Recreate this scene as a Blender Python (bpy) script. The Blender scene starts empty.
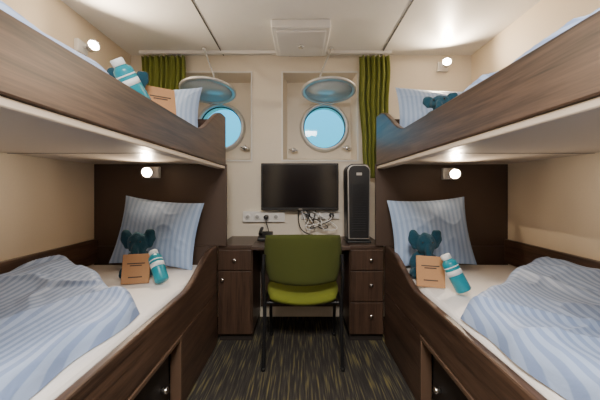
import bpy, bmesh, math, random
from mathutils import Vector, Matrix, noise
random.seed(4)
scene = bpy.context.scene
COL = scene.collection

# ------------------------------------------------------------------ materials
def newmat(name):
    m = bpy.data.materials.new(name); m.use_nodes = True
    nt = m.node_tree; b = nt.nodes['Principled BSDF']
    return m, nt, b
def N(nt, t, **kw):
    n = nt.nodes.new(t)
    for k, v in kw.items(): setattr(n, k, v)
    return n
def plain(name, col, rough=0.5, metal=0.0, bump=0.0, bscale=80, emis=None, estr=0, var=0.06, sheen=0):
    m, nt, b = newmat(name)
    tc = N(nt, 'ShaderNodeTexCoord')
    no = N(nt, 'ShaderNodeTexNoise'); no.inputs['Scale'].default_value = bscale
    no.inputs['Detail'].default_value = 4
    nt.links.new(tc.outputs['Object'], no.inputs['Vector'])
    mx = N(nt, 'ShaderNodeMix', data_type='RGBA')
    nt.links.new(no.outputs['Fac'], mx.inputs[0])
    mx.inputs[6].default_value = (*[c*(1-var) for c in col], 1)
    mx.inputs[7].default_value = (*[min(1, c*(1+var)) for c in col], 1)
    nt.links.new(mx.outputs[2], b.inputs['Base Color'])
    b.inputs['Roughness'].default_value = rough
    b.inputs['Metallic'].default_value = metal
    if sheen: b.inputs['Sheen Weight'].default_value = sheen
    if bump:
        bp = N(nt, 'ShaderNodeBump'); bp.inputs['Strength'].default_value = bump
        bp.inputs['Distance'].default_value = 0.004
        nt.links.new(no.outputs['Fac'], bp.inputs['Height'])
        nt.links.new(bp.outputs['Normal'], b.inputs['Normal'])
    if emis:
        b.inputs['Emission Color'].default_value = (*emis, 1)
        b.inputs['Emission Strength'].default_value = estr
    return m
def wood(name, dark, light, scale=(30, 1.5, 30), rough=0.38):
    m, nt, b = newmat(name)
    tc = N(nt, 'ShaderNodeTexCoord'); mp = N(nt, 'ShaderNodeMapping')
    mp.inputs['Scale'].default_value = scale
    nt.links.new(tc.outputs['Object'], mp.inputs['Vector'])
    n1 = N(nt, 'ShaderNodeTexNoise'); n1.inputs['Scale'].default_value = 1.0
    n1.inputs['Detail'].default_value = 8; n1.inputs['Roughness'].default_value = 0.65
    n1.inputs['Distortion'].default_value = 0.6
    nt.links.new(mp.outputs[0], n1.inputs['Vector'])
    n2 = N(nt, 'ShaderNodeTexNoise'); n2.inputs['Scale'].default_value = 6
    n2.inputs['Detail'].default_value = 3
    nt.links.new(mp.outputs[0], n2.inputs['Vector'])
    ad = N(nt, 'ShaderNodeMath', operation='MULTIPLY_ADD'); ad.inputs[1].default_value = 0.4
    nt.links.new(n2.outputs['Fac'], ad.inputs[0]); nt.links.new(n1.outputs['Fac'], ad.inputs[2])
    cr = N(nt, 'ShaderNodeValToRGB')
    cr.color_ramp.elements[0].position = 0.50; cr.color_ramp.elements[0].color = (*dark, 1)
    cr.color_ramp.elements[1].position = 0.90; cr.color_ramp.elements[1].color = (*light, 1)
    nt.links.new(ad.outputs[0], cr.inputs[0]); nt.links.new(cr.outputs[0], b.inputs['Base Color'])
    b.inputs['Roughness'].default_value = rough
    bp = N(nt, 'ShaderNodeBump'); bp.inputs['Strength'].default_value = 0.12; bp.inputs['Distance'].default_value = 0.002
    nt.links.new(ad.outputs[0], bp.inputs['Height']); nt.links.new(bp.outputs['Normal'], b.inputs['Normal'])
    return m
def stripes(name, c1, c2, n):
    m, nt, b = newmat(name)
    tc = N(nt, 'ShaderNodeTexCoord'); sp = N(nt, 'ShaderNodeSeparateXYZ')
    nt.links.new(tc.outputs['UV'], sp.inputs[0])
    mu = N(nt, 'ShaderNodeMath', operation='MULTIPLY'); mu.inputs[1].default_value = n
    nt.links.new(sp.outputs[0], mu.inputs[0])
    fr = N(nt, 'ShaderNodeMath', operation='FRACT'); nt.links.new(mu.outputs[0], fr.inputs[0])
    cr = N(nt, 'ShaderNodeValToRGB')
    e = cr.color_ramp.elements
    e[0].position = 0.0; e[0].color = (0, 0, 0, 1); e[1].position = 0.46; e[1].color = (0, 0, 0, 1)
    for p, v in ((0.52, 1), (0.94, 1), (1.0, 0)):
        q = e.new(p); q.color = (v, v, v, 1)
    nt.links.new(fr.outputs[0], cr.inputs[0])
    mx = N(nt, 'ShaderNodeMix', data_type='RGBA')
    mx.inputs[6].default_value = (*c1, 1); mx.inputs[7].default_value = (*c2, 1)
    nt.links.new(cr.outputs[0], mx.inputs[0]); nt.links.new(mx.outputs[2], b.inputs['Base Color'])
    b.inputs['Roughness'].default_value = 0.55
    b.inputs['Specular IOR Level'].default_value = 0.35
    no = N(nt, 'ShaderNodeTexNoise'); no.inputs['Scale'].default_value = 8; no.inputs['Detail'].default_value = 4
    no.inputs['Distortion'].default_value = 1.0
    nt.links.new(tc.outputs['Object'], no.inputs['Vector'])
    bp = N(nt, 'ShaderNodeBump'); bp.inputs['Strength'].default_value = 0.3; bp.inputs['Distance'].default_value = 0.02
    nt.links.new(no.outputs['Fac'], bp.inputs['Height']); nt.links.new(bp.outputs['Normal'], b.inputs['Normal'])
    return m
def carpet_mat():
    m, nt, b = newmat('carpet_striped')
    tc = N(nt, 'ShaderNodeTexCoord'); mp = N(nt, 'ShaderNodeMapping')
    mp.inputs['Scale'].default_value = (95, 4.5, 1)
    nt.links.new(tc.outputs['Object'], mp.inputs['Vector'])
    no = N(nt, 'ShaderNodeTexNoise'); no.inputs['Scale'].default_value = 1; no.inputs['Detail'].default_value = 2
    nt.links.new(mp.outputs[0], no.inputs['Vector'])
    cr = N(nt, 'ShaderNodeValToRGB'); e = cr.color_ramp.elements
    e[0].position = 0.42; e[0].color = (0.020, 0.017, 0.015, 1)
    e[1].position = 0.74; e[1].color = (0.19, 0.155, 0.05, 1)
    q = e.new(0.54); q.color = (0.040, 0.035, 0.030, 1)
    q = e.new(0.61); q.color = (0.095, 0.082, 0.042, 1)
    nt.links.new(no.outputs['Fac'], cr.inputs[0]); nt.links.new(cr.outputs[0], b.inputs['Base Color'])
    b.inputs['Roughness'].default_value = 0.95
    n2 = N(nt, 'ShaderNodeTexNoise'); n2.inputs['Scale'].default_value = 300
    nt.links.new(tc.outputs['Object'], n2.inputs['Vector'])
    bp = N(nt, 'ShaderNodeBump'); bp.inputs['Strength'].default_value = 0.6; bp.inputs['Distance'].default_value = 0.004
    nt.links.new(n2.outputs['Fac'], bp.inputs['Height']); nt.links.new(bp.outputs['Normal'], b.inputs['Normal'])
    return m
def glass_mat():
    m = bpy.data.materials.new('porthole_glass'); m.use_nodes = True
    nt = m.node_tree; nt.nodes.clear()
    o = N(nt, 'ShaderNodeOutputMaterial'); t = N(nt, 'ShaderNodeBsdfTransparent')
    g = N(nt, 'ShaderNodeBsdfGlossy'); g.inputs['Roughness'].default_value = 0.03
    t.inputs[0].default_value = (0.85, 0.97, 1, 1)
    mx = N(nt, 'ShaderNodeMixShader'); mx.inputs[0].default_value = 0.04
    nt.links.new(t.outputs[0], mx.inputs[1]); nt.links.new(g.outputs[0], mx.inputs[2])
    nt.links.new(mx.outputs[0], o.inputs[0]); return m

M_wall = plain('wall_cream_vinyl', (0.70, 0.59, 0.44), 0.6, bump=0.15, bscale=140, var=0.04)
M_wallb = plain('wall_light_paint', (0.74, 0.67, 0.56), 0.5, bump=0.05, bscale=60, var=0.03)
M_ceil = plain('ceiling_panel', (0.76, 0.75, 0.72), 0.4, bump=0.03, bscale=40, var=0.02)
M_seam = plain('seam_dark', (0.05, 0.05, 0.05), 0.6)
M_grey = plain('socket_grey', (0.35, 0.35, 0.34), 0.6)
M_wood = wood('walnut_veneer', (0.020, 0.011, 0.008), (0.115, 0.066, 0.043))
M_woodv = wood('walnut_vertical', (0.024, 0.013, 0.009), (0.085, 0.047, 0.030), scale=(30, 30, 1.5))
M_wooddk = wood('walnut_top', (0.03, 0.018, 0.013), (0.09, 0.055, 0.04), scale=(1.5, 30, 30))
M_edge = plain('wood_edge_band', (0.11, 0.066, 0.043), 0.4)
M_panel = plain('headboard_brown', (0.068, 0.043, 0.031), 0.45, bump=0.05)
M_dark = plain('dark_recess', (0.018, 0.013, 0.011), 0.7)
M_under = plain('bunk_underside_laminate', (0.60, 0.51, 0.42), 0.35, var=0.02)
M_white = plain('white_plastic', (0.75, 0.74, 0.72), 0.4, var=0.02)
M_sheet = plain('white_sheet', (0.80, 0.77, 0.75), 0.8, bump=0.4, bscale=14, var=0.03, sheen=0.1)
M_duvet = stripes('duvet_blue_stripe', (0.36, 0.47, 0.70), (0.23, 0.32, 0.55), 36)
M_pillow = stripes('pillow_blue_stripe', (0.36, 0.48, 0.69), (0.27, 0.38, 0.60), 16)
M_chrome = plain('chrome', (0.75, 0.75, 0.76), 0.2, metal=1)
M_alu = plain('brushed_aluminium', (0.55, 0.53, 0.5), 0.35, metal=0.8)
M_rim = plain('painted_rim', (0.55, 0.55, 0.54), 0.35, metal=0.3)
M_black = plain('black_plastic', (0.010, 0.010, 0.011), 0.4)
M_blackm = plain('black_metal', (0.015, 0.015, 0.017), 0.3, metal=0.3)
M_silver = plain('purifier_side_trim', (0.16, 0.16, 0.17), 0.35, metal=0.6)
M_screen = plain('tv_screen', (0.003, 0.003, 0.005), 0.15)
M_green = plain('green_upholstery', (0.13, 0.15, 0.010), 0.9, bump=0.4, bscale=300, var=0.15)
M_green_shade = plain('green_upholstery_shaded', (0.050, 0.060, 0.007), 0.95, bump=0.4, bscale=300, var=0.15)  # seat green darkened: shade on the chair back painted into the colour
M_curt = plain('green_curtain_fabric', (0.15, 0.17, 0.015), 0.8, bump=0.2, bscale=200, var=0.1, sheen=0.1)
M_teal = plain('teal_towel', (0.003, 0.050, 0.085), 0.95, bump=0.8, bscale=220, var=0.3, sheen=0.1)
M_tealb = plain('teal_bottle', (0.005, 0.24, 0.32), 0.35)
M_kraft = plain('kraft_card', (0.42, 0.22, 0.10), 0.75, bscale=120, var=0.08)
M_ink = plain('ink_dark', (0.05, 0.035, 0.03), 0.7)
M_label = plain('label_white', (0.72, 0.76, 0.78), 0.5)
M_lamp = plain('lamp_emitter', (1, 1, 1), 0.5, emis=(1, 0.82, 0.6), estr=200)
M_addedfill = plain('added_fill_diffuser', (1, 1, 1), 0.5, emis=(1, 0.93, 0.85), estr=6)  # glow of the added fill fixture
M_carpet = carpet_mat(); M_glass = glass_mat()
M_sash = plain('sash_glass_grey', (0.60, 0.70, 0.74), 0.12)

# ------------------------------------------------------------------ helpers
def group(name, loc=(0, 0, 0)):
    e = bpy.data.objects.new(name, None); e.location = loc; e.empty_display_size = 0.05
    COL.objects.link(e); return e
def finish(name, me, mat, parent, smooth=False, bevel=0, seg=2, uv=None):
    o = bpy.data.objects.new(name, me); COL.objects.link(o)
    if mat: me.materials.append(mat)
    if parent:
        L = parent.location.copy()
        me.transform(Matrix.Translation(-L)); o.parent = parent
    if smooth:
        for p in me.polygons: p.use_smooth = True
    if bevel:
        bv = o.modifiers.new('bevel', 'BEVEL'); bv.width = bevel; bv.segments = seg
        bv.limit_method = 'ANGLE'; bv.angle_limit = math.radians(40)
    return o
def mesh(name, verts, faces, mat, parent=None, **kw):
    me = bpy.data.meshes.new(name); me.from_pydata([tuple(v) for v in verts], [], faces)
    bm = bmesh.new(); bm.from_mesh(me); bmesh.ops.recalc_face_normals(bm, faces=bm.faces); bm.to_mesh(me); bm.free()
    me.update(); return finish(name, me, mat, parent, **kw)
def boxdata(X, Y, Z):
    v = [(x, y, z) for x in X for y in Y for z in Z]
    f = [(0,1,3,2),(4,6,7,5),(0,4,5,1),(2,3,7,6),(0,2,6,4),(1,5,7,3)]
    return v, f
def box(name, X, Y, Z, mat, parent=None, rot=None, **kw):
    v, f = boxdata(X, Y, Z)
    if rot:
        c = Vector((sum(X)/2, sum(Y)/2, sum(Z)/2))
        v = [c + rot @ (Vector(p)-c) for p in v]
    return mesh(name, v, f, mat, parent, **kw)
def boxes(name, lst, mat, parent=None, **kw):
    V = []; F = []
    for X, Y, Z in lst:
        v, f = boxdata(X, Y, Z); n = len(V); V += v; F += [tuple(i+n for i in q) for q in f]
    return mesh(name, V, F, mat, parent, **kw)
def frame_from(p0, p1):
    d = (Vector(p1)-Vector(p0)).normalized()
    q = d.to_track_quat('Z', 'Y'); return q.to_matrix()
def lathe(name, p0, p1, prof, mat, parent=None, seg=28, smooth=True, cap=True, **kw):
    """prof: list of (radius, t) with t metres along axis from p0"""
    R = frame_from(p0, p1); V = []; F = []
    for r, t in prof:
        for i in range(seg):
            a = 2*math.pi*i/seg
            V.append(Vector(p0) + R @ Vector((r*math.cos(a), r*math.sin(a), t)))
    n = len(prof)
    for j in range(n-1):
        for i in range(seg):
            k = (i+1) % seg; F.append((j*seg+i, j*seg+k, (j+1)*seg+k, (j+1)*seg+i))
    if cap and prof[0][0] > 1e-5: F.append(tuple(range(seg)))
    if cap and prof[-1][0] > 1e-5: F.append(tuple((n-1)*seg+i for i in range(seg)))
    o = mesh(name, V, F, mat, parent, smooth=smooth, **kw)
    return o
def cyl(name, p0, p1, r, mat, parent=None, **kw):
    L = (Vector(p1)-Vector(p0)).length; c = min(r*0.15, L*0.2)
    return lathe(name, p0, p1, [(r-c, 0), (r, c), (r, L-c), (r-c, L)], mat, parent, **kw)
def tube(name, pts, r, mat, parent=None, cyclic=False, smoothc=True):
    cu = bpy.data.curves.new(name, 'CURVE'); cu.dimensions = '3D'
    sp = cu.splines.new('NURBS' if smoothc else 'POLY'); sp.points.add(len(pts)-1)
    for i, p in enumerate(pts): sp.points[i].co = (*p, 1)
    if smoothc: sp.order_u = 3; sp.use_endpoint_u = True
    sp.use_cyclic_u = cyclic; cu.bevel_depth = r; cu.bevel_resolution = 3; cu.use_fill_caps = True
    ob = bpy.data.objects.new(name+'_tmp', cu); COL.objects.link(ob)
    dg = bpy.context.evaluated_depsgraph_get()
    me = bpy.data.meshes.new_from_object(ob.evaluated_get(dg))
    bpy.data.objects.remove(ob); me.materials.clear()
    return finish(name, me, mat, parent, smooth=True)
def prism_x(name, pts, x0, x1, mat, parent=None, **kw):
    """pts in (y,z)"""
    n = len(pts); V = [(x0, y, z) for y, z in pts] + [(x1, y, z) for y, z in pts]
    F = [tuple(range(n)), tuple(range(n, 2*n))] + [(i, (i+1) % n, n+(i+1) % n, n+i) for i in range(n)]
    return mesh(name, V, F, mat, parent, **kw)
def grid_uv(name, fn, nu, nv, mat, parent, uvfn=None, close=False, smooth=True, solid=0):
    V = []; UV = []
    for j in range(nv+1):
        for i in range(nu+1):
            V.append(fn(i/nu, j/nv)); UV.append((i/nu, j/nv) if not uvfn else uvfn(i/nu, j/nv))
    F = [(j*(nu+1)+i, j*(nu+1)+i+1, (j+1)*(nu+1)+i+1, (j+1)*(nu+1)+i) for j in range(nv) for i in range(nu)]
    me = bpy.data.meshes.new(name); me.from_pydata([tuple(v) for v in V], [], F)
    ul = me.uv_layers.new(name='UVMap')
    for lp in me.loops: ul.data[lp.index].uv = UV[lp.vertex_index]
    o = finish(name, me, mat, parent, smooth=smooth)
    if solid:
        s = o.modifiers.new('solid', 'SOLIDIFY'); s.thickness = solid
    return o
def sstep(a, b, x):
    t = max(0, min(1, (x-a)/(b-a))); return t*t*(3-2*t)

# ------------------------------------------------------------------ room dims
H = 1.10
XW = 1.48; YB = 2.52; YR = -1.25; ZC = 2.27; D1 = 2.07
UX = 0.536; LX = 0.60

box('floor', (-XW, XW), (YR, YB), (-0.05, 0), M_carpet)
boxes('ceiling', [((-XW-.05, XW+.05), (YR-.05, YB+.3), (ZC, ZC+0.05))], M_ceil)
boxes('wall_left', [((-XW-0.05, -XW), (YR-.05, YB+.3), (-0.05, ZC))], M_wall)
boxes('wall_right', [((XW, XW+0.05), (YR-.05, YB+.3), (-0.05, ZC))], M_wall)
box('wall_rear', (-XW, XW), (YR-0.05, YR), (-0.05, ZC), M_wall)
# door behind the camera
g = group('door_1', (0, YR, 0))
box('leaf', (-0.40, 0.40), (YR+0.002, YR+0.04), (0.01, 1.98), M_woodv, g, bevel=0.004)
boxes('frame', [((-0.46, -0.402), (YR+0.002, YR+0.055), (0.001, 2.04)), ((0.402, 0.46), (YR+0.002, YR+0.055), (0.001, 2.04)), ((-0.402, 0.402), (YR+0.002, YR+0.055), (1.985, 2.04))], M_alu, g)
tube('handle', [(0.32, YR+0.04, 1.02), (0.32, YR+0.09, 1.02), (0.22, YR+0.09, 1.02)], 0.009, M_chrome, g, smoothc=False)

# window wall with two rectangular openings
wins = [(-1.09, -0.435, 1.36, 2.117, -0.735), (-0.157, 0.487, 1.36, 2.117, 0.215)]
z0, z1 = 1.36, 2.117
segs = [((-XW, XW), (YB, YB+0.02), (-0.05, z0)), ((-XW, XW), (YB, YB+0.02), (z1, ZC)),
        ((-XW, -1.09), (YB, YB+0.02), (z0, z1)), ((-0.435, -0.157), (YB, YB+0.02), (z0, z1)), ((0.487, XW), (YB, YB+0.02), (z0, z1))]
boxes('wall_window', segs, M_wallb)
YO = YB+0.15
for wi, (a, b, c, d, px) in enumerate(wins):
    pz = 1.673; pr = 0.200
    g = group('window_%d' % (wi+1), ((a+b)/2, YB, pz))
    s = 0.03
    # reveal: splayed four sides
    V = [(a, YB, c), (b, YB, c), (b, YB, d), (a, YB, d), (a+s, YO, c+s), (b-s, YO, c+s), (b-s, YO, d-s), (a+s, YO, d-s)]
    mesh('reveal', V, [(0, 1, 5, 4), (1, 2, 6, 5), (2, 3, 7, 6), (3, 0, 4, 7)], M_wallb, g)
    # back plate with hole
    n = 48; V = []; 
    for i in range(n):
        t = 2*math.pi*i/n; cx, sx = math.cos(t), math.sin(t)
        V.append((px+pr*cx, YO, pz+pr*sx))
    for i in range(n):
        t = 2*math.pi*i/n; cx, sx = math.cos(t), math.sin(t)
        kx = ((b-s-px) if cx > 0 else (px-a-s))/max(abs(cx), 1e-6)
        kz = ((d-s-pz) if sx > 0 else (pz-c-s))/max(abs(sx), 1e-6)
        k = min(kx, kz); V.append((px+k*cx, YO, pz+k*sx))
    # add corner verts
    F = [(i, (i+1) % n, n+(i+1) % n, n+i) for i in range(n)]
    corners = [(b-s, d-s), (a+s, d-s), (a+s, c+s), (b-s, c+s)]
    for (qx, qz) in corners:
        ang = math.atan2(qz-pz, qx-px) % (2*math.pi); i = int(ang/(2*math.pi)*n)
        V.append((qx, YO, qz)); F.append((n+i % n, n+(i+1) % n, len(V)-1))
    # outward tube
    m0 = len(V)
    for i in range(n):
        t = 2*math.pi*i/n; V.append((px+pr*math.cos(t), YO+0.12, pz+pr*math.sin(t)))
    F += [(i, (i+1) % n, m0+(i+1) % n, m0+i) for i in range(n)]
    mesh('back_plate', V, F, M_wallb, g)
    # frame trim round opening
    t = 0.012
    boxes('trim_frame', [((a-t, b+t), (YB-0.008, YB-0.0005), (d, d+t)), ((a-t, b+t), (YB-0.008, YB-0.0005), (c-t, c)),
                   ((a-t, a), (YB-0.008, YB-0.0005), (c, d)), ((b, b+t), (YB-0.008, YB-0.0005), (c, d))], M_white, g)
    # ring
    lathe('porthole_ring', (px, YO-0.045, pz), (px, YO, pz),
          [(pr-0.008, 0.045), (pr-0.008, 0.004), (pr-0.004, 0), (pr+0.012, 0.0), (pr+0.02, 0.01), (pr+0.026, 0.03), (pr+0.028, 0.0445)], M_rim, g, seg=48, cap=False)
    lathe('gasket', (px, YO-0.01, pz), (px, YO, pz), [(pr-0.016, 0.012), (pr-0.015, 0.0), (pr-0.006, 0.0), (pr-0.006, 0.012), (pr-0.016, 0.012)], M_black, g, seg=48, cap=False)
    lathe('glass_pane', (px, YO+0.03, pz), (px, YO+0.04, pz), [(0.0, 0), (pr-0.0015, 0)], M_glass, g, seg=48, cap=False)
    # dog bolts
    for k, (bx, bz) in enumerate(((a+0.09, c+0.10), (b-0.07, c+0.12))):
        cyl('dog_bolt_%d' % k, (bx, YO-0.001, bz), (bx, YO-0.07, bz), 0.012, M_chrome, g)
        cyl('dog_wing_%d' % k, (bx-0.04, YO-0.055, bz+0.008), (bx+0.04, YO-0.055, bz-0.008), 0.010, M_chrome, g)
        cyl('dog_nut_%d' % k, (bx, YO-0.04, bz), (bx, YO-0.062, bz), 0.024, M_chrome, g, seg=8)
    # swung-up hinged sash (deadlight)
    dx = px+0.012 if wi else px-0.03
    hz = 1.915; R0 = 0.220
    p0 = Vector((dx, 2.395, hz+0.012)); ax = Vector((0, -0.14, -1)).normalized()
    lathe('sash_rim', p0, p0+ax, [(R0-0.028, 0.0), (R0, 0.0), (R0+0.006, 0.006), (R0+0.006, 0.016), (R0, 0.022), (R0-0.024, 0.022), (R0-0.028, 0.0)], M_rim, g, seg=48, cap=False)
    lathe('sash_glass', p0+ax*0.010, p0+ax*0.02, [(0, 0), (R0-0.027, 0), (R0-0.027, 0.006), (0, 0.006)], M_sash, g, seg=48)
    boxes('sash_hinge', [((dx-0.06, dx-0.03), (2.59, YO), (hz-0.045, hz-0.02)), ((dx+0.03, dx+0.06), (2.59, YO), (hz-0.045, hz-0.02))], M_alu, g, bevel=0.004)
    hx = dx+0.02 if wi else dx-0.03; ex = dx-0.08 if wi else dx+0.10
    cyl('ceiling_eye', (hx, 2.38, ZC-0.0005), (hx, 2.38, ZC-0.02), 0.02, M_chrome, g)
    tube('support_rod', [(hx, 2.38, ZC-0.015), (ex, 2.215, 1.975), (ex, 2.215, 1.945)], 0.0065, M_grey, g, smoothc=False)

# ceiling seams
trims = [((-0.676, -0.668), (YR, YB), (ZC-0.004, ZC-0.0005)), ((0.686, 0.694), (YR, YB), (ZC-0.004, ZC-0.0005))]
boxes('trim_1', trims, M_seam)
boxes('trim_2', [((-0.667, 0.685), (1.60, 1.603), (ZC-0.003, ZC-0.0005))], M_seam)

# ceiling vent
g = group('ceiling_air_vent', (0, 2.2, ZC))
box('housing', (-0.205, 0.205), (1.98, 2.41), (ZC-0.06, ZC-0.0005), M_white, g, bevel=0.008)
box('cover_plate', (-0.175, 0.175), (2.01, 2.38), (ZC-0.075, ZC-0.0605), M_white, g, bevel=0.004)
cyl('knob', (0, 2.2, ZC-0.0752), (0, 2.2, ZC-0.090), 0.022, M_chrome, g)
box('rear_outlet', (-0.10, 0.10), (2.395, 2.4105), (ZC-0.062, ZC-0.055), M_grey, g)

# added fill light behind the camera, an invented unseen ceiling fixture
g = group('added_fill_lamp', (0, -0.25, ZC))
box('housing', (-0.35, 0.35), (-0.55, 0.05), (ZC-0.05, ZC-0.0005), M_white, g, bevel=0.01)
box('diffuser', (-0.32, 0.32), (-0.52, 0.02), (ZC-0.062, ZC-0.0505), M_addedfill, g)
def area(name, loc, sx, sy, power, col, rot=(0, 0, 0), parent=None):
    l = bpy.data.lights.new(name, 'AREA'); l.shape = 'RECTANGLE'; l.size = sx; l.size_y = sy
    l.energy = power; l.color = col
    o = bpy.data.objects.new(name, l); COL.objects.link(o); o.rotation_euler = rot
    o.location = Vector(loc)-(parent.location if parent else Vector())
    if parent: o.parent = parent
    return o
area('lamp_light', (0, -0.25, ZC-0.07), 0.6, 0.5, 88, (1, 0.94, 0.86), parent=g)  # front fill for room and lower bunks, added out of view

# ------------------------------------------------------------------ bunks
def topcurve(zlow, zhigh, ya, yb, y0, y1):
    pts = []
    n = 20
    pts.append((y0, zlow))
    for i in range(n+1):
        y = ya+(yb-ya)*i/n
        pts.append((y, zlow+(zhigh-zlow)*sstep(0, 1, i/n)))
    pts.append((y1, zhigh)); return pts
def mir(s, a, b):
    return (a, b) if s > 0 else (-b, -a)
Y0 = -0.05
for s in (-1, 1):
    g = group('bunk_bed', (s*1.04, 1.0, 0))
    zt = 0.58
    # upper bunk
    top = topcurve(1.425, 1.62, 1.50, 1.98, Y0, D1-0.001)
    x0, x1 = UX, UX+0.03
    prism_x('upper_side_rail', [(Y0, 1.272), *top, (D1-0.001, 1.272)], s*x0, s*x1, M_wood, g, bevel=0.005)
    box('upper_base_board', mir(s, x1+0.001, XW-0.002), (Y0, D1-0.002), (1.285, 1.31), M_under, g)
    prism_x('upper_lower_lip', [(Y0, 1.250), (D1-0.001, 1.250), (D1-0.001, 1.271), (Y0, 1.271)], s*(x0+0.006), s*(x1+0.03), M_under, g, bevel=0.004)
    box('upper_mattress', mir(s, x1+0.004, XW-0.004), (Y0+0.02, D1-0.03), (1.3105, 1.42), M_sheet, g, bevel=0.02, seg=3)
    box('upper_end_board', mir(s, x1+0.001, XW-0.002), (D1-0.025, D1-0.002), (1.3105, 1.60), M_wood, g)
    box('upper_foot_board', mir(s, x0, XW-0.002), (Y0-0.03, Y0-0.001), (1.25, 1.6), M_wood, g, bevel=0.004)
    box('foot_post', mir(s, LX, XW-0.002), (Y0-0.03, Y0-0.001), (0.001, 1.249), M_panel, g, bevel=0.004)
    # head partition
    box('head_panel', mir(s, UX-0.003, XW-0.002), (D1, D1+0.025), (0.70, 1.285), M_panel, g, bevel=0.003)
    box('head_panel_low', mir(s, LX+0.003, XW-0.002), (D1, D1+0.025), (0.001, 0.699), M_panel, g)
    # lower bunk carcass
    top = topcurve(0.565, 0.70, 1.50, 1.98, Y0, D1-0.001)
    x0, x1 = LX, LX+0.035
    prism_x('lower_side_rail', [(Y0, 0.372), *top, (D1-0.001, 0.372)], s*x0, s*x1, M_wood, g, bevel=0.008)
    boxes('front_piers', [(mir(s, x0, x1), (1.46, D1-0.001), (0.002, 0.3715)), (mir(s, x0, x1), (Y0, 0.35), (0.002, 0.3715)),
                          (mir(s, x0, x1), (0.35, 1.46), (0.002, 0.05))], M_wood, g)
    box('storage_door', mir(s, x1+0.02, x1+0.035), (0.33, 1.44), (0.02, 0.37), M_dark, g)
    boxes('storage_frame', [(mir(s, x0-0.004, x1+0.015), (1.44, 1.4595), (0.05, 0.371)), (mir(s, x0-0.004, x1+0.015), (0.36, 1.4395), (0.352, 0.371))], M_edge, g, bevel=0.003)
    cyl('storage_knob', (s*(x1+0.02), 1.36, 0.16), (s*(x1-0.01), 1.36, 0.16), 0.015, M_chrome, g)
    box('lower_base', mir(s, x1+0.04, XW-0.003), (Y0, D1-0.001), (0.37, 0.42), M_wood, g)
    box('lower_mattress', mir(s, x1+0.002, XW-0.004), (Y0+0.02, D1-0.03), (0.4205, zt), M_sheet, g, bevel=0.03, seg=4)
    box('wall_side_board', mir(s, XW-0.03, XW-0.0035), (Y0, D1-0.001), (zt+0.002, 0.75), M_wood, g, bevel=0.004)
    boxes('underside_seams', [(mir(s, x1+0.12, XW-0.01), (y, y+0.004), (1.283, 1.2848)) for y in (0.7, 1.45)], M_seam, g)

# ------------------------------------------------------------------ duvets / pillows
def crease(p, k):
    return max(0, 1-abs(noise.noise(p))*k)
def duvet(s, seed, z0, xa, xb, ya, yend, hgt, name='duvet', skew=0.0, amp=1.0):
    """xa: wall side, xb: aisle side distance. yend(u) far edge"""
    g = group(name, (s*(xa+xb)/2, 0.8, z0))
    def fn(u, v):
        ye = yend(u); y = ya+(ye-ya)*v; x = xa+(xb-xa)*u
        e = min(1, (1-v)*(ye-ya)/0.09); f = min(1, (1-u)*(xa-xb)/0.08); w = min(1, u*abs(xa-xb)/0.05)
        pr = math.sqrt(max(0, 1-(1-e)**2))*math.sqrt(max(0, 1-(1-f)**2))*(0.35+0.65*math.sqrt(max(0, 1-(1-w)**2)))
        nz = noise.noise(Vector((x*2.0+seed, y*2.0, seed)))*0.030
        wx = x+0.10*noise.noise(Vector((x*3, y*3, seed+5))); wy = y+0.10*noise.noise(Vector((x*3, y*3, seed+9)))
        q = wx*2.2+wy*1.6
        r1 = crease(Vector((q*1.6+seed, wx*0.8-wy*0.7, 1.3)), 4)**1.6*0.022
        r2 = crease(Vector((wx*5-wy*2+seed, wy*3.5+wx*3, 4.3)), 3.5)**1.6*0.010
        wall = sstep(0.45, 1, 1-u)*0.045
        h = hgt+amp*(nz+r1+r2)+wall*(0.3+0.7*sstep(0.5, 1, v))
        z = z0+0.004+max(0.012, h)*pr
        bulge = 0.03*noise.noise(Vector((y*4, seed, u*2)))*u
        yb_ = 0.04*noise.noise(Vector((x*5, seed*2, 0)))*v
        return (s*(x+bulge), y+yb_, z)
    o = grid_uv('cover', fn, 140, 220, M_duvet, g, uvfn=lambda u, v: (u*abs(xa-xb)/1.0+skew*v, v))
    return g
duvet(-1, 3.1, 0.58, 1.435, 0.67, 0.0, lambda u: 1.72-0.5*u**1.3, 0.085, skew=0.18)
duvet(1, 7.7, 0.58, 1.435, 0.645, 0.0, lambda u: 1.74-0.55*u**1.2, 0.09, skew=0.26)
duvet(-1, 12.1, 1.42, 1.46, 0.58, 0.0, lambda u: 1.05-0.1*u, 0.05)
duvet(1, 17.1, 1.42, 1.46, 0.58, 0.0, lambda u: 1.25-0.1*u, 0.05)

def pillow(loc, w, h, t, rot, seed):
    g = group('pillow', loc); R = rot; L = Vector(loc)
    n = 60
    for side, nm in ((1, 'front'), (-1, 'back')):
        def fn(u, v):
            a = u*2-1; b = v*2-1
            ea = 1-a**2; eb = 1-b**2
            puff = (max(0, 1-abs(a)**2.4)*max(0, 1-abs(b)**2.4))**0.65
            x = a*w/2*(1-0.07*eb); y = b*h/2*(1-0.08*ea)
            wr = noise.noise(Vector((a*1.3+seed, b*1.3, seed)))*0.014*min(1, puff)
            wr += crease(Vector((a*1.5+b+seed, b*1.6-a, seed)), 4)**1.6*0.006*puff
            z = side*(t/2*puff)+ (wr if side > 0 else 0)
            return L+R@Vector((x, y, z))
        grid_uv(nm, fn, n, n, M_pillow, g)
    return g
def RX(a): return Matrix.Rotation(math.radians(a), 3, 'X')
def RY(a): return Matrix.Rotation(math.radians(a), 3, 'Y')
def RZ(a): return Matrix.Rotation(math.radians(a), 3, 'Z')
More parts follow.
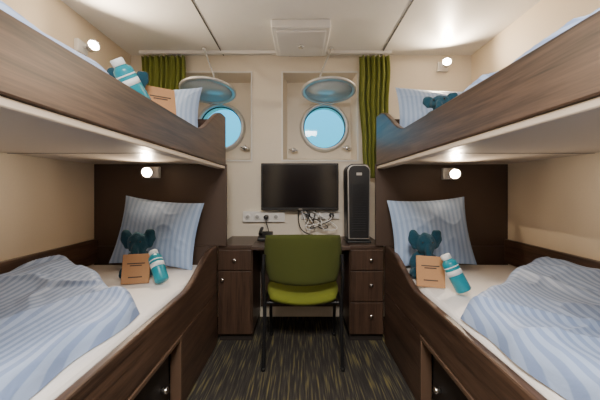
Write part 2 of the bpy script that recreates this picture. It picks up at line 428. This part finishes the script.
pillow((-0.950, 1.930, 0.820), 0.53, 0.45, 0.13, RZ(4)@RX(75)@RZ(-6), 2.2)
pillow((0.860, 1.930, 0.825), 0.52, 0.45, 0.13, RZ(-4)@RX(75)@RZ(3), 5.2)
pillow((-0.89, 1.90, 1.61), 0.46, 0.40, 0.12, RX(64)@RZ(5), 8.2)
pillow((0.86, 1.90, 1.61), 0.46, 0.40, 0.12, RX(64)@RZ(-5), 9.2)

# ------------------------------------------------------------------ towel animals
def towel(loc, sc, rz):
    g = group('towel_animal', loc); L = Vector(loc); R = RZ(rz)
    bm = bmesh.new()
    def blob(c, r, rot=None):
        m = Matrix.Translation(Vector(c)) @ (rot.to_4x4() if rot else Matrix.Identity(4)) @ Matrix.Diagonal((*r, 1))
        bmesh.ops.create_icosphere(bm, subdivisions=3, radius=1, matrix=m)
    blob((0, 0.02, 0.052), (0.075, 0.055, 0.056))
    blob((-0.055, -0.02, 0.022), (0.028, 0.05, 0.022))
    blob((0.055, -0.02, 0.022), (0.028, 0.05, 0.022))
    blob((0, -0.005, 0.135), (0.048, 0.042, 0.048))
    blob((0, -0.048, 0.11), (0.018, 0.022, 0.035))
    blob((0, -0.060, 0.08), (0.014, 0.016, 0.032))
    blob((-0.052, 0.005, 0.155), (0.032, 0.015, 0.042), RY(-20))
    blob((0.052, 0.005, 0.155), (0.032, 0.015, 0.042), RY(20))
    for v in bm.verts:
        v.co += v.normal*0.008*noise.noise(v.co*45)
        v.co = L + R@Vector((v.co.x*sc[0], v.co.y*sc[1], v.co.z*sc[2]))
    me = bpy.data.meshes.new('body'); bm.to_mesh(me); bm.free()
    o = finish('body', me, M_teal, g, smooth=True)
    r = o.modifiers.new('r', 'REMESH'); r.mode = 'VOXEL'; r.voxel_size = 0.005; r.use_smooth_shade = True
    sm = o.modifiers.new('s', 'SMOOTH'); sm.iterations = 3
    # little eyes
    for k in (-1, 1):
        c = L+R@Vector((k*0.024*sc[0], -0.043*sc[1], 0.148*sc[2]))
        d = R@Vector((k*0.3, -1, 0.1))
        lathe('eye_%d' % (k+1), c, c+d, [(0.005, 0), (0.004, 0.003), (0, 0.005)], M_black, g, seg=12)
    return g
def card(loc, rot, w=0.14, h=0.16, t=0.02):
    g = group('kraft_gift_box', loc); c = Vector(loc)
    def bx(nm, X, Y, Z, mat, bev=0):
        v, f = boxdata(X, Y, Z); v = [c+rot@Vector(p) for p in v]
        mesh(nm, v, f, mat, g, bevel=bev)
    bx('carton', (-w/2, w/2), (-t/2, t/2), (0, h), M_kraft, 0.003)
    for k, (a, b, z) in enumerate(((-0.045, 0.045, 0.66), (-0.03, 0.03, 0.59), (-0.035, 0.035, 0.20))):
        bx('print_%d' % k, (a, b), (-t/2-0.0009, -t/2), (h*z, h*z+0.006), M_ink)
def bottle(p0, p1, r=0.036):
    p0 = Vector(p0); p1 = Vector(p1); L = (p1-p0).length; d = (p1-p0).normalized()
    g = group('drink_bottle', p0)
    lathe('body', p0, p1, [(r*0.85, 0), (r, 0.006), (r, L*0.74), (r*0.92, L*0.79), (r*0.6, L*0.85), (r*0.55, L*0.87)], M_tealb, g)
    lathe('cap', p0+d*(L*0.86), p1, [(r*0.62, 0), (r*0.66, 0.003), (r*0.66, L*0.12), (r*0.55, L*0.14)], M_label, g)
    lathe('label_band', p0+d*(L*0.44), p1, [(r*0.9, 0), (r*1.015, 0.0), (r*1.015, L*0.13), (r*0.9, L*0.13)], M_label, g)
    lathe('band_small', p0+d*(L*0.64), p1, [(r*0.9, 0), (r*1.015, 0.0), (r*1.015, L*0.03), (r*0.9, L*0.03)], M_label, g)
zm = 0.582
towel((-0.975, 1.735, zm), (1.15, 1.0, 1.45), 10)
card((-0.915, 1.60, zm+0.001), RZ(14)@RX(-14))
bottle((-0.755, 1.58, zm+0.022), (-0.845, 1.655, zm+0.17), 0.036)
towel((0.735, 1.715, zm), (1.15, 1.0, 1.45), -5)
card((0.685, 1.53, zm+0.005), RZ(-16)@RX(-14))
bottle((0.80, 1.42, zm+0.022), (0.73, 1.475, zm+0.19), 0.036)
zu = 1.423
towel((-0.74, 1.24, zu+0.0), (0.95, 0.9, 1.0), 20)
card((-0.64, 1.33, zu+0.004), RZ(35)@RX(-18), w=0.13, h=0.16)
bottle((-0.635, 1.17, zu+0.022), (-0.69, 1.08, zu+0.165), 0.036)
towel((0.68, 1.42, zu), (0.95, 0.9, 0.75), -30)

# ------------------------------------------------------------------ desk and cabinets
TOPZ = 0.70
g = group('writing_desk', (0, 2.28, 0))
box('top', (-0.349, 0.349), (2.045, YB-0.002), (TOPZ-0.025, TOPZ), M_wooddk, g, bevel=0.003)
box('back_panel', (-0.345, 0.345), (YB-0.03, YB-0.002), (0.10, TOPZ-0.026), M_panel, g)
box('apron', (-0.345, 0.345), (2.30, 2.32), (TOPZ-0.09, TOPZ-0.026), M_wood, g)
def cabinet(xa, xb, rows, knobs):
    g = group('desk_cabinet', ((xa+xb)/2, 2.3, 0))
    box('carcass', (xa, xb), (2.10, YB-0.002), (0.06, TOPZ-0.026), M_woodv, g)
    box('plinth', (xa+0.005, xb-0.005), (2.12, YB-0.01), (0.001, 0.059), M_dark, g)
    box('top', (xa-0.0, xb+0.0), (2.098, YB-0.002), (TOPZ-0.025, TOPZ), M_wooddk, g, bevel=0.003)
    for k, (za, zb) in enumerate(rows):
        box('drawer_front_%d' % k, (xa+0.006, xb-0.006), (2.08, 2.0995), (za, zb), M_woodv, g, bevel=0.003)
    for k, (kx, kz) in enumerate(knobs):
        lathe('knob_%d' % k, (kx, 2.0795, kz), (kx, 2.05, kz), [(0.006, 0), (0.006, 0.012), (0.013, 0.015), (0.014, 0.022), (0.009, 0.027)], M_chrome, g)
cabinet(-0.60, -0.351, [(0.525, 0.668), (0.065, 0.517)], [(-0.475, 0.60), (-0.56, 0.46)])
cabinet(0.351, 0.597, [(0.525, 0.668), (0.30, 0.517), (0.065, 0.292)], [(0.50, 0.60), (0.50, 0.42), (0.50, 0.20)])

# things on / above desk
g = group('television', (0, 2.45, 1.13))
box('casing', (-0.335, 0.315), (2.425, 2.455), (0.93, 1.325), M_black, g, bevel=0.006)
box('screen', (-0.322, 0.302), (2.4225, 2.4248), (0.955, 1.312), M_screen, g)
box('rear_bulge', (-0.2, 0.19), (2.4555, 2.49), (1.0, 1.25), M_black, g, bevel=0.01)
box('wall_mount', (-0.06, 0.05), (2.4905, YB-0.001), (1.06, 1.2), M_blackm, g)
box('status_logo', (-0.02, 0.01), (2.4235, 2.4248), (0.938, 0.944), M_alu, g)

g = group('socket_strip', (-0.33, YB, 0.87))
box('trunking', (-0.50, -0.14), (YB-0.035, YB-0.001), (0.825, 0.915), M_white, g, bevel=0.004)
for k in range(4):
    cyl('outlet_%d' % k, (-0.455+0.08*k, YB-0.0355, 0.87), (-0.455+0.08*k, YB-0.040, 0.87), 0.028, M_white, g)
    cyl('outlet_hole_%d' % k, (-0.455+0.08*k, YB-0.0402, 0.87), (-0.455+0.08*k, YB-0.0406, 0.87), 0.016, M_grey, g)
cyl('inserted_plug', (-0.295, YB-0.041, 0.87), (-0.295, YB-0.085, 0.87), 0.02, M_black, g)
tube('plug_cord', [(-0.295, YB-0.085, 0.865), (-0.295, YB-0.10, 0.84), (-0.27, YB-0.09, 0.76), (-0.26, YB-0.10, 0.705)], 0.004, M_black, g)
g = group('wall_socket', (0.3, YB, 0.88))
box('plate', (0.0, 0.33), (YB-0.025, YB-0.001), (0.85, 0.92), M_white, g, bevel=0.004)
for k in range(3):
    cyl('plug_%d' % k, (0.06+0.1*k, YB-0.0255, 0.885), (0.06+0.1*k, YB-0.07, 0.885), 0.02, M_black if k != 1 else M_white, g)
g = group('cable_bundle', (0.1, 2.48, 0.8))
rnd = random.Random(3)
for k in range(6):
    xs = 0.06+0.1*(k % 3); xe = rnd.uniform(0.02, 0.34); zl = rnd.uniform(0.72, 0.82)
    tube('cable_%d' % k, [(xs, 2.447, 0.885), (xs+0.01, 2.43, 0.85), ((xs+xe)/2-0.05, 2.43, zl), (xe, 2.44, zl-0.01), (xe+0.03, 2.45, 0.80), (rnd.uniform(-0.05, 0.15), 2.46, 0.93)], 0.004, M_black if k % 2 else M_white, g)
tube('cable_tv', [(-0.02, 2.45, 0.93), (-0.03, 2.45, 0.82), (0.03, 2.44, 0.73), (0.18, 2.42, 0.715), (0.28, 2.43, 0.72)], 0.0045, M_black, g)
g = group('desk_telephone', (-0.28, 2.33, TOPZ))
prism_x('base', [(2.25, TOPZ+0.001), (2.40, TOPZ+0.001), (2.40, TOPZ+0.06), (2.25, TOPZ+0.025)], -0.36+0.02, -0.23, M_black, g, bevel=0.005)
tube('handset', [(-0.32, 2.27, TOPZ+0.055), (-0.32, 2.33, TOPZ+0.085), (-0.32, 2.39, TOPZ+0.085)], 0.014, M_black, g)

# air purifier tower
g = group('air_purifier', (0.435, 2.25, TOPZ))
def outline(hw, zb, zt_, r, n=10, cx=0.435):
    pts = [(cx-hw*0.92, zb), (cx+hw*0.92, zb)]
    for i in range(n+1):
        a = math.pi/2*i/n; pts.append((cx+hw-r+r*math.cos(a), zt_-r+r*math.sin(a)))
    for i in range(n+1):
        a = math.pi/2+math.pi/2*i/n; pts.append((cx-hw+r+r*math.cos(a), zt_-r+r*math.sin(a)))
    return pts
def prism_y(nm, pts, y0, y1, mat, g, **kw):
    n = len(pts); V = [(x, y0, z) for x, z in pts]+[(x, y1, z) for x, z in pts]
    F = [tuple(range(n)), tuple(range(n, 2*n))]+[(i, (i+1) % n, n+(i+1) % n, n+i) for i in range(n)]
    mesh(nm, V, F, mat, g, **kw)
prism_y('body', outline(0.092, TOPZ+0.02, TOPZ+0.60, 0.055), 2.19, 2.36, M_black, g, bevel=0.012, seg=3)
prism_y('silver_surround', outline(0.086, TOPZ+0.03, TOPZ+0.59, 0.05), 2.176, 2.1895, M_alu, g, bevel=0.004)
prism_y('front_panel', outline(0.078, TOPZ+0.04, TOPZ+0.582, 0.044), 2.168, 2.1755, M_black, g, bevel=0.003)
boxes('grille', [((0.385, 0.485), (2.163, 2.1678), (TOPZ+0.09+0.018*k, TOPZ+0.096+0.018*k)) for k in range(20)], M_blackm, g)
box('control_panel', (0.415, 0.455), (2.164, 2.1678), (TOPZ+0.51, TOPZ+0.53), M_alu, g)
box('foot', (0.345, 0.525), (2.165, 2.37), (TOPZ+0.001, TOPZ+0.0195), M_black, g, bevel=0.005)

# ------------------------------------------------------------------ chair
g = group('desk_chair', (0.01, 1.95, 0))
CX = 0.012
def cushion(nm, fn_c, hx, hy, t, mat, k=0.28, n=26):
    V = []; F = []
    def grid(side):
        base = len(V)
        for j in range(n+1):
            for i in range(n+1):
                a = 2*i/n-1; b = 2*j/n-1
                x = a*math.sqrt(1-k*b*b); y = b*math.sqrt(1-k*a*a)
                e = max(abs(a), abs(b)); ed = math.sqrt(max(0, 1-e**8))
                V.append(fn_c(x*hx, y*hy, side*t/2*(0.15+0.85*ed)))
        for j in range(n):
            for i in range(n):
                q = (base+j*(n+1)+i, base+j*(n+1)+i+1, base+(j+1)*(n+1)+i+1, base+(j+1)*(n+1)+i)
                F.append(q)
        return base
    b0 = grid(1); b1 = grid(-1)
    ring = [(i, 0) for i in range(n)]+[(n, j) for j in range(n)]+[(n-i, n) for i in range(n)]+[(0, n-j) for j in range(n)]
    idx = [j*(n+1)+i for i, j in ring]
    for a in range(len(idx)):
        b = (a+1) % len(idx); F.append((b0+idx[a], b0+idx[b], b1+idx[b], b1+idx[a]))
    mesh(nm, V, F, mat, g, smooth=True)
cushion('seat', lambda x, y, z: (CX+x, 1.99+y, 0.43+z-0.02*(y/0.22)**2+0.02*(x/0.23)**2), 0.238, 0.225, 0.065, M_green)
def backf(x, y, z):
    xx = x*(1+0.05*y/0.16)
    return (CX+xx, 1.745+z-0.10*(y-0)*0.6+0.07*(x/0.23)**2*1.0, 0.676+y)
cushion('backrest', backf, 0.24, 0.157, 0.045, M_green_shade, k=0.16)
for s in (-1, 1):
    xl = CX+s*0.238
    tube('rear_leg_%d' % (s+1), [(xl+s*0.004, 1.765, 0.008), (xl, 1.80, 0.25), (xl, 1.81, 0.42), (xl+s*0.010, 1.78, 0.56), (xl+s*0.004, 1.80, 0.70)], 0.0115, M_blackm, g)
    tube('front_leg_%d' % (s+1), [(xl, 2.20, 0.008), (xl, 2.17, 0.25), (xl, 2.15, 0.385), (xl, 2.10, 0.395), (xl, 1.82, 0.395)], 0.0115, M_blackm, g)
    cyl('foot_rear_%d' % (s+1), (xl+s*0.004, 1.765, 0.0005), (xl+s*0.004, 1.765, 0.02), 0.015, M_black, g)
    cyl('foot_front_%d' % (s+1), (xl, 2.20, 0.0005), (xl, 2.20, 0.02), 0.015, M_black, g)
tube('cross_bar_front', [(CX-0.238, 2.12, 0.39), (CX+0.238, 2.12, 0.39)], 0.010, M_blackm, g, smoothc=False)
tube('cross_bar_rear', [(CX-0.238, 1.83, 0.39), (CX+0.238, 1.83, 0.39)], 0.010, M_blackm, g, smoothc=False)

# ------------------------------------------------------------------ curtains
def curtain(xc, y, zt_, zb, wt, wb, folds, seed, wm=None):
    g = group('window_curtain', (xc, y, (zt_+zb)/2))
    def fn(u, v):
        w = wt+(wb-wt)*sstep(0.0, 1.0, v)
        if wm: w += (wm-(wt+wb)/2)*math.sin(math.pi*v)
        x = xc+(u-0.5)*w+0.01*noise.noise(Vector((v*4, seed, 0)))
        a = u*folds*2*math.pi+0.8*noise.noise(Vector((u*3, v*1.5, seed)))
        return (x, y+0.02*math.sin(a)+0.008*math.sin(2.3*a+seed), zt_+(zb-zt_)*v)
    o = grid_uv('fabric', fn, 110, 40, M_curt, g, solid=0.003)
    boxes('hooks', [((xc-wt/2+wt*(k+.5)/8-0.003, xc-wt/2+wt*(k+.5)/8+0.003), (y-0.003, y+0.003), (zt_, zt_+0.02)) for k in range(8)], M_white, g)
curtain(0.615, 2.44, 2.225, 1.20, 0.25, 0.17, 6, 1.0, wm=0.23)
curtain(-1.16, 2.44, 2.225, 1.20, 0.36, 0.32, 8, 5.0)
g = group('curtain_rail', (0, 2.44, 2.25))
box('track', (-1.36, 0.76), (2.43, 2.45), (2.246, ZC-0.0005), M_white, g)

# ------------------------------------------------------------------ reading lamps
def spot_lamp(loc, normal, aim, power, name='reading_lamp', size=150, soft=0.025):
    L = Vector(loc); n = Vector(normal).normalized(); aim = Vector(aim).normalized()
    g = group(name, loc)
    R = frame_from((0, 0, 0), n)
    v, f = boxdata((-0.045, 0.045), (-0.04, 0.04), (0.0005, 0.03)); v = [L+R@Vector(p) for p in v]
    mesh('base_plate', v, f, M_white, g, bevel=0.004)
    c = L+n*0.085
    tube('arm', [L+n*0.02, L+n*0.05, c], 0.008, M_chrome, g)
    lathe('head', c-aim*0.035, c+aim, [(0.0, 0), (0.018, 0.001), (0.026, 0.01), (0.030, 0.06), (0.036, 0.085), (0.033, 0.085), (0.029, 0.074), (0.0, 0.073)], M_chrome, g)
    lathe('bulb', c+aim*0.04, c+aim, [(0.0, 0), (0.025, 0), (0.022, 0.006), (0, 0.009)], M_lamp, g)
    l = bpy.data.lights.new('lamp_light', 'SPOT'); l.energy = power; l.color = (1, 0.80, 0.58)
    l.spot_size = math.radians(size); l.spot_blend = 0.9; l.shadow_soft_size = soft
    o = bpy.data.objects.new('lamp_light', l); COL.objects.link(o); o.parent = g
    o.location = c+aim*0.06-L; o.rotation_euler = aim.to_track_quat('-Z', 'Y').to_euler()
spot_lamp((-1.045, D1-0.001, 1.225), (0, -1, 0), (0.25, -0.9, -0.15), 20, size=140)
spot_lamp((1.045, D1-0.001, 1.215), (0, -1, 0), (-0.25, -0.9, -0.15), 20, size=140)
spot_lamp((-XW+0.001, 1.93, 2.05), (1, 0, 0), (0.75, -0.6, 0.0), 60, size=175)
spot_lamp((1.22, YB-0.001, 2.16), (0, -1, 0), (-0.3, -0.8, 0.0), 60, size=175)

# ------------------------------------------------------------------ world
w = bpy.data.worlds.new('sea_sky'); scene.world = w; w.use_nodes = True
nt = w.node_tree; bg = nt.nodes['Background']
tc = N(nt, 'ShaderNodeTexCoord'); sp = N(nt, 'ShaderNodeSeparateXYZ'); nt.links.new(tc.outputs['Generated'], sp.inputs[0])
mr = N(nt, 'ShaderNodeMapRange'); mr.inputs[1].default_value = 0.12; mr.inputs[2].default_value = 0.32
nt.links.new(sp.outputs[2], mr.inputs[0])
cr = N(nt, 'ShaderNodeValToRGB'); e = cr.color_ramp.elements
e[0].color = (0.04, 0.42, 0.60, 1); e[1].color = (0.05, 0.48, 0.80, 1)
nt.links.new(mr.outputs[0], cr.inputs[0]); nt.links.new(cr.outputs[0], bg.inputs[0])
bg.inputs[1].default_value = 2.6

# ------------------------------------------------------------------ camera
cam = bpy.data.cameras.new('camera'); co = bpy.data.objects.new('camera', cam); COL.objects.link(co)
co.location = (0, 0, H); co.rotation_euler = (math.radians(90), 0, 0)
cam.sensor_width = 36; cam.lens = 17.4; cam.clip_start = 0.02
cam.shift_x = -1/600; cam.shift_y = -10/600
scene.camera = co
